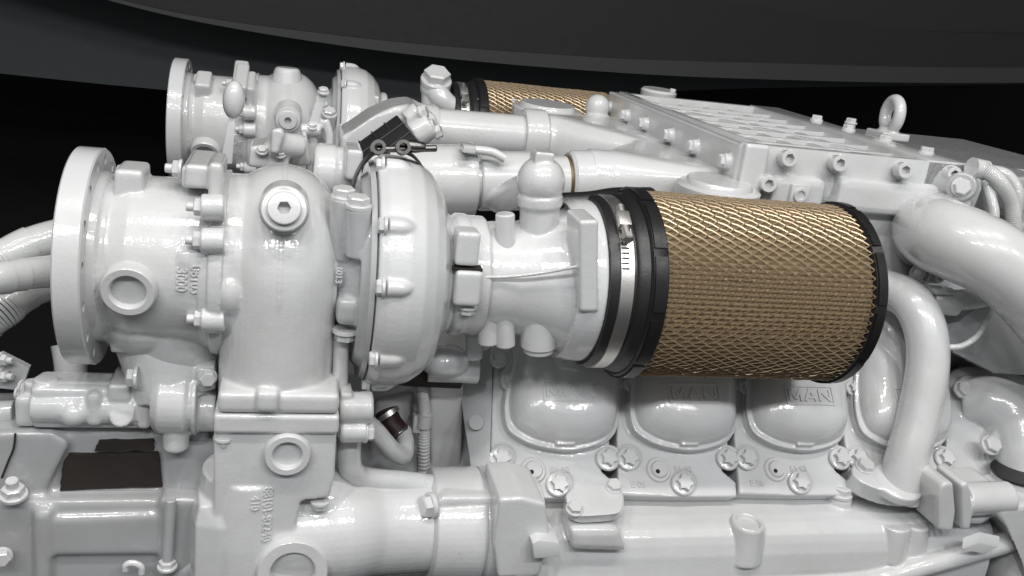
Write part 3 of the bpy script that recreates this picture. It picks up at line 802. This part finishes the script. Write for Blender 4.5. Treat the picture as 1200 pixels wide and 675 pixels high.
b = MB(); b.lathe(a_, d, [(-.08, .042), (-.03, .047), (.022, .047), (.03, .045), (.032, .03)], 48); b.obj('pipe_socket', WHITE, p2o)
b = MB(); b.lathe(c_, d, [(-.03, .03), (-.03, .038), (-.026, .0415), (.02, .0415), (.025, .038)], 48); b.obj('pipe_collar', WHITE, p2o)
b = MB(); b.lathe(c_ - d * .034, d, [(0, .0342), (.004, .0342)], 48); b.obj('seal_ring', BRASS, p2o)
b = MB(); b.cyl(a_ + d * .036, a_ + d * .115, .039, seg=48, bev=.002); b.obj('pipe_sleeve', SMOOTH, p2o)
# disc caps
for (px, py, Y, rr) in ((642, 122, .62, .062), (843, 212, .115, .054)):
    b = MB(); p = at(px, py, Y)
    b.lathe(p, V((0, -.04, 1)), [(-.045, rr * .92), (-.012, rr * 1.0), (-.008, rr), (-.006, rr * .94), (-.006, rr * .8), (-.001, rr * .78), (.0015, rr * .74), (.0015, 0)], 56)
    b.obj('breather_cap', WHITE, E_)
# small disc and lever far behind
b = MB(); p = at(772, 107, .70); b.lathe(p, V((.0, -.05, 1)), [(-.05, .03), (0, .034), (.004, .03), (.004, 0)], 36); b.cyl(at(788, 108, .7), at(789, 104, .7), .006); b.obj('filler_cap', WHITE, E_)

# ================================================================== parts between the two turbochargers
# hand lever with grip
b = MB(); yh = .30
b.prism([at(x, y, yh) for x, y in ((270, 128), (277, 129), (272, 192), (258, 192))], V((0, .008, 0)), .001)
hl = b.obj('hand_lever', SMOOTH, E_)
u_ = (at(275, 100, yh) - at(272, 135, yh)).normalized()
b = MB(); b.ball(at(274, 117, yh + .004), .014, (1, 1, 1.75), (u_.cross(EY).normalized(), EY, u_), 28); b.obj('grip', SMOOTH, hl)
# linkage plates
b = MB(); yk = .33
b.pprism([(361, 150), (371, 149), (374, 213), (358, 213)], yk, .03, .002)
b.pprism([(372, 108), (384, 112), (372, 152), (360, 150)], yk - .005, .02, .002)
b.tube([at(381, 140, yk), at(386, 160, yk), at(385, 180, yk)], .006, 14)
b.cyl(at(352, 152, yk), at(376, 152, yk), .009)
lk = b.cast('linkage', WHITE, E_, vox=.0022, it=3)
for px, py in ((379, 108), (366, 149), (386, 178)): bolt('hex_bolt', at(px, py, yk - .004), EZ + NY * .3, .0065, lk)
b = MB()
b.pprism([(293, 172), (312, 170), (340, 176), (338, 200), (290, 196)], .24, .06, .003)
b.cyl(at(318, 168, .24), at(352, 172, .26), .016); b.pprism([(318, 152), (330, 150), (334, 158), (326, 182), (316, 180)], .22, .02, .003)
b.pprism([(330, 168), (360, 160), (366, 195), (340, 196)], .27, .05, .004)
am = b.cast('actuator_mount', WHITE, E_, vox=.0022, it=3)
for px, py in ((307, 177), (328, 181)): bolt('hex_bolt', at(px, py, .238), EZ + NY * .6, .0062, am)
# horizontal stub pipe behind the bearing housing
b = MB(); b.cyl(at(366, 200, .22), at(412, 205, .22), .034); b.lathe(at(372, 201, .22), EX, [(0, .036), (.02, .036)], 40)
b.pbox(405, 176, 425, 212, .17, .06, .004)
b.cast('cross_pipe', SMOOTH, E_, vox=.0022, it=3)
# hood with black grille between the turbochargers
yg = .30
b = MB(); e0 = at(396, 192, yg)
g = [at(391, 187, yg - .02), at(465, 134, yg - .01), at(498, 176, yg - .06), at(430, 226, yg - .08)]
nrm = (g[1] - g[0]).cross(g[3] - g[0]).normalized(); nrm = nrm if nrm.dot(CAM - g[0]) > 0 else -nrm
b.prism(g, nrm * -.012, .002)
gr = b.obj('belt_guard_grille', BLACKPL, E_, 'black grille with fine ribs')
b = MB()
for i in range(1, 5):
    t = i / 5; b.tube([g[0].lerp(g[1], t) + nrm * .001, g[3].lerp(g[2], t) + nrm * .001], .0011, 6)
for i in range(1, 4):
    t = i / 4; b.tube([g[0].lerp(g[3], t) + nrm * .001, g[1].lerp(g[2], t) + nrm * .001], .0011, 6)
b.obj('rib', simple('charcoal_plastic', (.012, .012, .012), .5), gr)
b = MB()
b.prism([at(x, y, yg + .0) for x, y in ((399, 160), (412, 154), (438, 136), (462, 125), (485, 122), (512, 136), (518, 160), (500, 166), (467, 133), (414, 170), (412, 182), (399, 181))], V((0, .09, .0)), .007)
b.cyl(at(478, 143, yg), at(493, 132, yg), .017); b.cyl(at(484, 158, yg - .02), at(505, 145, yg - .02), .019)
b.pprism([(468, 140), (480, 130), (512, 158), (500, 172)], yg - .005, .04, .003)
b.cyl(at(477, 122, yg + .1), at(477, 132, yg + .1), .02)
hd = b.cast('guard_hood', WHITE, E_, vox=.0024, it=4)
for px, py in ((494, 132), (503, 148), (511, 155)): bolt('hex_bolt', at(px, py, yg - .022), EX + EZ * .5 + NY * .4, .0085, hd)
b = MB(); b.tube([at(548, 175, Yp2 - .03), at(575, 178, Yp2 - .035), at(592, 186, Yp2 - .04)], .006, 12); b.pbox(543, 171, 558, 180, Yp2 - .05, .03, .002); b.obj('fuel_line', SMOOTH, E_)
for px, py in ((452, 124), (404, 122)):
    pass
# dark cavity under the pipes
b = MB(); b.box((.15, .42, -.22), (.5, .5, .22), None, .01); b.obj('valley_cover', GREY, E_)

# ================================================================== oil lines below the compressor
b = MB()
b.cyl(at(397, 478, -.075), at(437, 477, -.075), .0165, bev=.002); b.cyl(at(398, 505, -.08), at(430, 504, -.08), .0125, bev=.002); b.pbox(397, 462, 412, 515, -.085, .03, .003)
ob = b.cast('oil_block', WHITE, E_, vox=.0015, it=3)
bolt('hex_bolt', at(428, 506, -.08), EX, .0095, ob)
b = MB(); b.tube([at(424, 492, -.05), at(440, 505, -.04), at(459, 527, -.02), at(472, 534, .0), at(475, 520, .02), at(472, 505, .04)], .0105, 20, 6); b.obj('oil_feed_pipe', SMOOTH, E_)
b = MB(); b.tube([at(410, 512, -.06), at(409, 535, -.06), at(413, 552, -.06), at(430, 561, -.05), at(480, 566, -.04), at(525, 572, -.03)], .0128, 24, 8); b.obj('oil_return_pipe', SMOOTH, E_)
b = MB(); P, _ = spline([at(490, 430, .06), at(496, 470, .06), at(497, 510, .06), at(496, 575, .06)], 16)
for i in range(len(P) - 1):
    for t in (0,): b.lathe(P[i], P[i + 1] - P[i], [(0, .0062), (.0012, .0075), (.0024, .0075), ((P[i + 1] - P[i]).length, .0062)], 16)
cf_ = b.obj('corrugated_conduit', WRAP, E_)
b = MB(); b.lathe(at(497, 492, .06), EZ, [(-.008, .0105), (.008, .0105)], 20); b.pbox(484, 488, 494, 508, .055, .015, .002); b.obj('conduit_clip', WHITE, cf_)
b = MB(); b.tube([at(452, 482, .04), at(458, 496, .03), at(468, 508, .02)], .0135, 20); rh = b.obj('red_hose', REDHOSE, E_, 'dark red rubber hose end')
for px, py in ((454, 486), (464, 506)):
    b = MB(); b.lathe(at(px, py, .032), V((.4, -.3, -.5)), [(-.003, .0138), (-.003, .0152), (.003, .0152), (.003, .0138)], 28, closed=True); b.obj('hose_clamp', STEEL, rh)
# crankcase wall seen between riser and first head
b = MB(); b.pprism([(395, 440), (560, 440), (560, 600), (395, 600)], .09, .1, .004)
b.pprism([(500, 445), (545, 445), (540, 570), (505, 572)], .07, .05, .006)
b.pprism([(440, 470), (484, 462), (486, 500), (470, 560), (430, 560)], .08, .02, .004)
cw = b.cast('crankcase_wall', WHITE, E_, vox=.0025, it=3)
b = MB(); b.ball(at(520, 422, .03), .024, (1.3, 1, .8)); b.tube([at(500, 432, .04), at(560, 434, .04)], .016, 20); b.cyl(at(555, 390, .02), at(556, 420, .02), .01); b.cast('valley_fitting', WHITE, E_, vox=.002, it=3)
b = MB(); b.tube([at(430, 425, .05), at(470, 432, .05), at(540, 436, .05)], .02, 20); b.obj('valley_pipe', HOLE, E_)

# ================================================================== gearbox end, lower left
b = MB(); yl = -.02
b.pbox(36, 456, 172, 504, yl - .02, .045, .006); b.pbox(16, 466, 44, 502, yl - .015, .04, .006)
b.pbox(55, 450, 140, 474, yl - .01, .03, .004); b.cyl(at(55, 452, yl + .01), at(55, 442, yl + .01), .0115)
b.pbox(126, 452, 152, 472, yl - .025, .05, .003); b.pbox(100, 462, 118, 502, yl - .03, .04, .007); b.pbox(160, 458, 176, 504, yl - .025, .05, .004)
b.pbox(70, 500, 160, 520, yl - .0, .05, .006); b.cyl(at(38, 456, yl), at(38, 446, yl), .008)
b.cyl(at(54, 470, yl - .004), at(54, 443, yl - .004), .0115); b.ball(at(87, 484, yl - .02), .014); b.cyl(at(142, 488, yl + .01), at(142, 488, yl - .03), .011)
b.tube([at(40, 476, yl - .01), at(100, 477, yl - .012), at(160, 479, yl - .012)], .017, 20)
vb_ = b.cast('valve_block', WHITE, E_, vox=.0015, it=4)
b = MB(); b.cyl(at(-20, 486, yl + .02), at(18, 484, yl + .02), .014); b.obj('shaft_end', GREY, E_)
# by-pass casting under the elbow
b = MB()
b.cyl(at(180, 466, -.03), at(228, 468, -.03), .038, .038, bev=.008); b.cyl(at(226, 480, -.03), at(254, 480, -.03), .023); b.lathe(at(228, 469, -.03), EX, [(0, .036), (.004, .036)], 40)
b.tube([at(195, 400, .0), at(200, 430, -.01), at(206, 465, -.02)], [.05, .046, .042], 36)
b.cyl(at(206, 495, -.045), at(206, 526, -.045), .0135, bev=.003); b.cyl(at(158, 441, -.035), at(192, 441, -.035), .0125)
b.pprism([(158, 432), (180, 430), (186, 455), (160, 455)], -.045, .03, .004)
b.pprism([(228, 432), (252, 430), (254, 458), (228, 462)], -.05, .05, .005)
by = b.cast('bypass_casting', WHITE, E_, vox=.0015, it=5)
bolt('hex_bolt', at(160, 442, -.05), -EX, .0095, by); bolt('hex_bolt', at(243, 442, -.055), EX * .2 + NY, .008, by)
b = MB(); b.lathe(at(226, 500, -.0), V((0, 0, -1)), [(0, .042), (.06, .042), (.085, .038), (.095, .028), (.096, 0)], 48); b.obj('filter_canister', GREY, E_)
# gearbox housing
b = MB(); yq = -.05
zt2 = at(130, 580, yq).z
b.pprism([(-60, 506), (40, 506), (66, 502), (245, 506), (250, 592), (-60, 592)], -.03, .06, .006)
b.pprism([(-60, 588), (245, 586), (245, 720), (-60, 720)], yq, .2, .006)
b.pprism([(60, 608), (190, 604), (190, 650), (60, 652)], yq - .006, .02, .002)
b.pprism([(38, 600), (60, 600), (60, 720), (38, 720)], yq - .01, .03, .006)
b.pprism([(-60, 510), (60, 506), (82, 520), (50, 582), (46, 590), (-60, 590)], yq + .01, .1, .02)
b.pprism([(186, 585), (240, 585), (240, 700), (186, 700)], yq - .01, .03, .006)
gb = b.cast('gearbox_housing', GEARGREY, E_, vox=.003, it=4)
def opening(pix, Y):
    P, _ = [], 0
    for i, (x, y) in enumerate(pix):
        x2, y2 = pix[(i + 1) % len(pix)]
        P += [(x + (x2 - x) * t / 7 + random.uniform(-.7, .7), y + (y2 - y) * t / 7 + random.uniform(-.7, .7)) for t in range(7)]
    b = MB(); b.pprism(P, Y, .008, 0); return b.obj('dark_opening', HOLE, gb)  # flat slab; the hollow's shade is only its dark colour
opening([(80, 533), (186, 531), (190, 570), (70, 575), (74, 541)], -.0345); opening([(116, 517), (180, 516), (180, 528), (110, 529)], -.0345)
b = MB(); b.prism([at(x, y, .0) for x, y in ((70, 576), (190, 572), (192, 577), (64, 581))], V((0, -.04, 0)), .001); b.obj('opening_lip', WHITE, gb)
bolt('stud_nut', at(16, 580, -.05), EZ + NY * .2, .0105, gb); bolt('hex_bolt', at(2, 652, yq - .012), NY + EX * .2, .0085, gb)
b = MB(); b.cyl(at(200, 585, -.065), at(196, 664, -.065), .0055); rd = b.obj('dip_rod', GREY, E_); bolt('hex_bolt', at(196, 664, -.065), EZ, .0085, rd)
b = MB(); b.tube([at(250, 640, -.05), at(235, 655, -.05), at(205, 678, -.05), at(190, 700, -.05)], .013, 20); b.obj('drain_hose', GREY, E_)
b = MB(); b.tube([at(x, y, -.07) for x, y in ((147, 668), (148, 662), (156, 660), (165, 664), (166, 672))], .0035, 10); b.obj('lift_ring', WHITE, E_)
b = MB(); P = [at(x, y, yq + .008) for x, y in ((18, 508), (16, 525), (10, 540), (2, 560))]; b.tube(P, .001, 8); b.obj('seam_crack', HOLE, gb)
# hanging pipe under the flange, wrapped hoses, bracket
b = MB(); b.tube([at(82, 405, .06), at(83, 430, .05), at(84, 470, .04)], [.019, .0165, .0165], 24); b.obj('support_pipe', SMOOTH, E_)
def wrap(pts, r, lab=None):
    P, par = spline(pts, 14); b = MB()
    prev = None
    for i in range(len(P) - 1):
        L = (P[i + 1] - P[i]).length; k = (i % 9) / 9
        b.lathe(P[i], P[i + 1] - P[i], [(-.0005, r * (1.0 + .07 * k)), (L * 1.04, r * (1.03 + .07 * k))], 24)
    return b.obj('wrapped_hose', WRAP, E_)
wrap([at(-40, 330, .05), at(0, 306, .06), at(40, 287, .08), at(90, 275, .1)], .0195)
wrap([at(-40, 330, -.02), at(0, 326, .0), at(30, 321, .02), at(90, 315, .06)], .0155)
wrap([at(-40, 395, .04), at(0, 366, .05), at(35, 340, .08), at(90, 320, .1)], .0185)
b = MB(); b.pprism([(-30, 430), (0, 415), (34, 432), (26, 458), (-30, 452)], .0, .01, .001); bk = b.obj('sensor_bracket', GREY, E_)
for px, py in ((2, 421), (2, 440), (26, 453), (22, 460)): bolt('stud_nut', at(px, py, -.003), EX + NY * .3, .006, bk)

# ================================================================== cables and clips upper right
def braid(pts, r, name='braided_hose'):
    P, par = spline(pts, 12); b = MB()
    for i in range(len(P) - 1):
        L = (P[i + 1] - P[i]).length
        b.lathe(P[i], P[i + 1] - P[i], [(-.0004, r), (L * .25, r * 1.06), (L * .7, r * 1.06), (L * 1.02, r)], 18)
    return b.obj(name, WRAP, E_)
braid([at(1140, 197, .12), at(1152, 198, .10), at(1170, 212, .09), at(1184, 235, .09), at(1188, 262, .09), at(1190, 300, .09)], .0098)
braid([at(1160, 200, .16), at(1180, 206, .15), at(1192, 225, .14), at(1190, 250, .14)], .0085)
braid([at(1157, 217, .10), at(1162, 235, .09), at(1165, 250, .085), at(1163, 272, .08)], .0065)
b = MB(); b.lathe(at(1147, 198, .105), (EX + EZ * -.1), [(-.012, .0135), (.010, .0135)], 28); b.obj('hose_clip', SMOOTH, E_)
b = MB()
b.pprism([(1112, 222), (1122, 206), (1152, 210), (1152, 222), (1138, 258), (1112, 248)], .09, .06, .004)
b.cyl(at(1128, 217, .10), at(1126, 219, .075), .019); b.cyl(at(1124, 236, .10), at(1122, 238, .078), .016)
sb = b.cast('sensor_block', GREY, E_, vox=.002, it=3)
bolt('hex_bolt', at(1126, 219, .076), NY - EX * .4 + EZ * .2, .0105, sb)
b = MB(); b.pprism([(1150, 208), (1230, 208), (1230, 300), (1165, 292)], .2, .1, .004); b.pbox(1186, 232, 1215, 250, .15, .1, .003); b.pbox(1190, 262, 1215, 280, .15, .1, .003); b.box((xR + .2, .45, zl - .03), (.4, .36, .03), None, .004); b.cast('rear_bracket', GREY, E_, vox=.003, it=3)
braid([at(1090, 352, .05), at(1115, 352, .05), at(1140, 350, .05), at(1165, 345, .05)], .0135)
braid([at(1130, 352, .07), at(1160, 360, .06), at(1190, 350, .05), at(1215, 340, .05)], .007)
b = MB(); b.lathe(at(1098, 354, .05), EX, [(-.004, .016), (.026, .018), (.028, .014)], 28); b.pbox(1096, 340, 1122, 346, .035, .02, .002); b.obj('hose_union', WHITE, E_)
b = MB(); b.tube([at(1112, 407, .0), at(1128, 405, -.005), at(1146, 393, .0), at(1158, 372, .03)], .004, 12); b.obj('vent_tube', SMOOTH, E_)
for px, py in ((1078, 321), (1096, 321)):
    b = MB(); b.cyl(at(px, py, .12), at(px, py, .08), .013); o_b = b.obj('screw_boss', WHITE, E_); bolt('cap_screw', at(px, py, .079), NY + EX * .2, .0105, o_b)
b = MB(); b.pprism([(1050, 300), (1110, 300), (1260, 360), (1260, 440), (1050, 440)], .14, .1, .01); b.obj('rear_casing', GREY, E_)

# ================================================================== the hall around it
DARK = simple('dark_hall_wall', (.004, .004, .0042), .9)
SLATE = simple('dark_slate_soffit', (.07, .079, .082), .8, bump=.1, bscale=20)
EDGE = simple('grey_soffit_edge', (.065, .065, .068), .6, bump=.1, bscale=20)
UPPER = simple('dark_grey_soffit', (.03, .03, .03), .7, bump=.1, bscale=20)
FLOOR = simple('dark_floor_tile', (.006, .006, .0065), .6)
b = MB(); b.box((0, 7.0, 1.5), (24, .2, 9), None, 0); top(b.obj('hall_wall', DARK), 'black back wall of the exhibition hall behind the engine', 'wall')
b = MB(); b.box((0, 1, -1.05), (24, 14, .1), None, 0); top(b.obj('floor', FLOOR), kind='structure')
def curve(pix, n=10): 
    P, _ = spline([V((x, y, 0)) for x, y in pix], n); return [(p.x, p.y) for p in P]
c1 = [(-700, -200), (-200, -90), (60, -18), (230, 25), (450, 60), (680, 82), (900, 93), (1200, 97), (1700, 85)]
c2 = [(-700, -230), (-200, -120), (130, -3), (400, 42), (680, 66), (900, 74), (1200, 79), (1700, 66)]
c3 = [(-700, -430), (-200, -330), (300, -130), (600, -50), (850, 0), (1040, 32), (1200, 40), (1700, 46)]
def band(name, lo, hi, Y, dep, mat):
    b = MB(); lo, hi = curve(lo), curve(hi)
    b.pprism(lo + hi[::-1], Y, dep); return top(b.obj(name, mat), kind='structure')
band('ceiling_soffit_edge', c1, c2, 3.9, 1.0, EDGE)
band('ceiling_soffit', c2, c3, 4.0, 1.0, UPPER)
band('ceiling', c3, [(-700, -900), (300, -900), (900, -900), (1700, -900)], 4.1, 1.0, simple('grey_ceiling', (.036, .036, .036), .7))
band('ceiling_lower_panel', [(-700, 40), (0, 86), (200, 106), (520, 138), (900, 190), (1200, 240)][:5] and [(-700, 10), (0, 86), (200, 106), (420, 126), (640, 116), (860, 104), (1200, 99)], [(-700, -230), (-200, -100), (60, -20), (230, 20), (450, 56), (680, 78), (900, 89), (1200, 94)], 4.5, .6, SLATE)

# ================================================================== light: the hall's ceiling lamps
w = bpy.data.worlds.new('World'); sc.world = w; w.use_nodes = True
wn = w.node_tree; bg = wn.nodes['Background']
tc = wn.nodes.new('ShaderNodeTexCoord'); dp = wn.nodes.new('ShaderNodeVectorMath'); dp.operation = 'DOT_PRODUCT'; dp.inputs[1].default_value = (0, -.96, .28)
mr = wn.nodes.new('ShaderNodeMapRange'); mr.inputs['From Min'].default_value = -.5; mr.inputs['From Max'].default_value = .9; mr.inputs['To Min'].default_value = .04; mr.inputs['To Max'].default_value = .34
wn.links.new(tc.outputs['Generated'], dp.inputs[0]); wn.links.new(dp.outputs['Value'], mr.inputs['Value']); wn.links.new(mr.outputs['Result'], bg.inputs['Strength'])
bg.inputs['Color'].default_value = (.96, .98, 1.0, 1)                       # a hall, open and bright behind the viewer, dark overhead and beyond
def lamp(loc, target, sx, sy, power, col=(1, .98, .94)):
    l = bpy.data.lights.new('ceiling_lamp', 'AREA'); l.shape = 'RECTANGLE'; l.size = sx; l.size_y = sy; l.energy = power; l.color = col
    o = bpy.data.objects.new('ceiling_lamp', l); COL.objects.link(o); o.location = loc
    o.rotation_euler = (V(target) - V(loc)).to_track_quat('-Z', 'Y').to_euler(); return o
for x in (-1.1, -.35, .4, 1.15):
    lamp((x, -.85, 2.2), (x * .6 + .2, .1, 0), .28, .06, 12)
for x in (-1.7, -.9, -.1, .7, 1.5):
    lamp((x, -2.2, 2.0), (x * .5 + .2, 0, -.15), .32, .2, 16.5, (.99, .993, 1))

# ================================================================== camera
cd = bpy.data.cameras.new('camera'); cam = bpy.data.objects.new('camera', cd); COL.objects.link(cam)
cd.sensor_width = 36; cd.lens = F * 36 / 1200; cd.clip_start = .02; cd.clip_end = 100
# rows of the world->camera rotation are the camera axes expressed in the world
cx = V((XC.x, YC.x, ZC.x)); cy = V((XC.y, YC.y, ZC.y)); cz = V((XC.z, YC.z, ZC.z))
cam.matrix_world = m4(cx, cy, cz, CAM)
sc.camera = cam
sc.view_settings.view_transform = 'Standard'; sc.view_settings.look = 'None'; sc.view_settings.exposure = -.07; sc.view_settings.gamma = 1
sc.render.engine = 'CYCLES'
sc.cycles.use_denoising = True
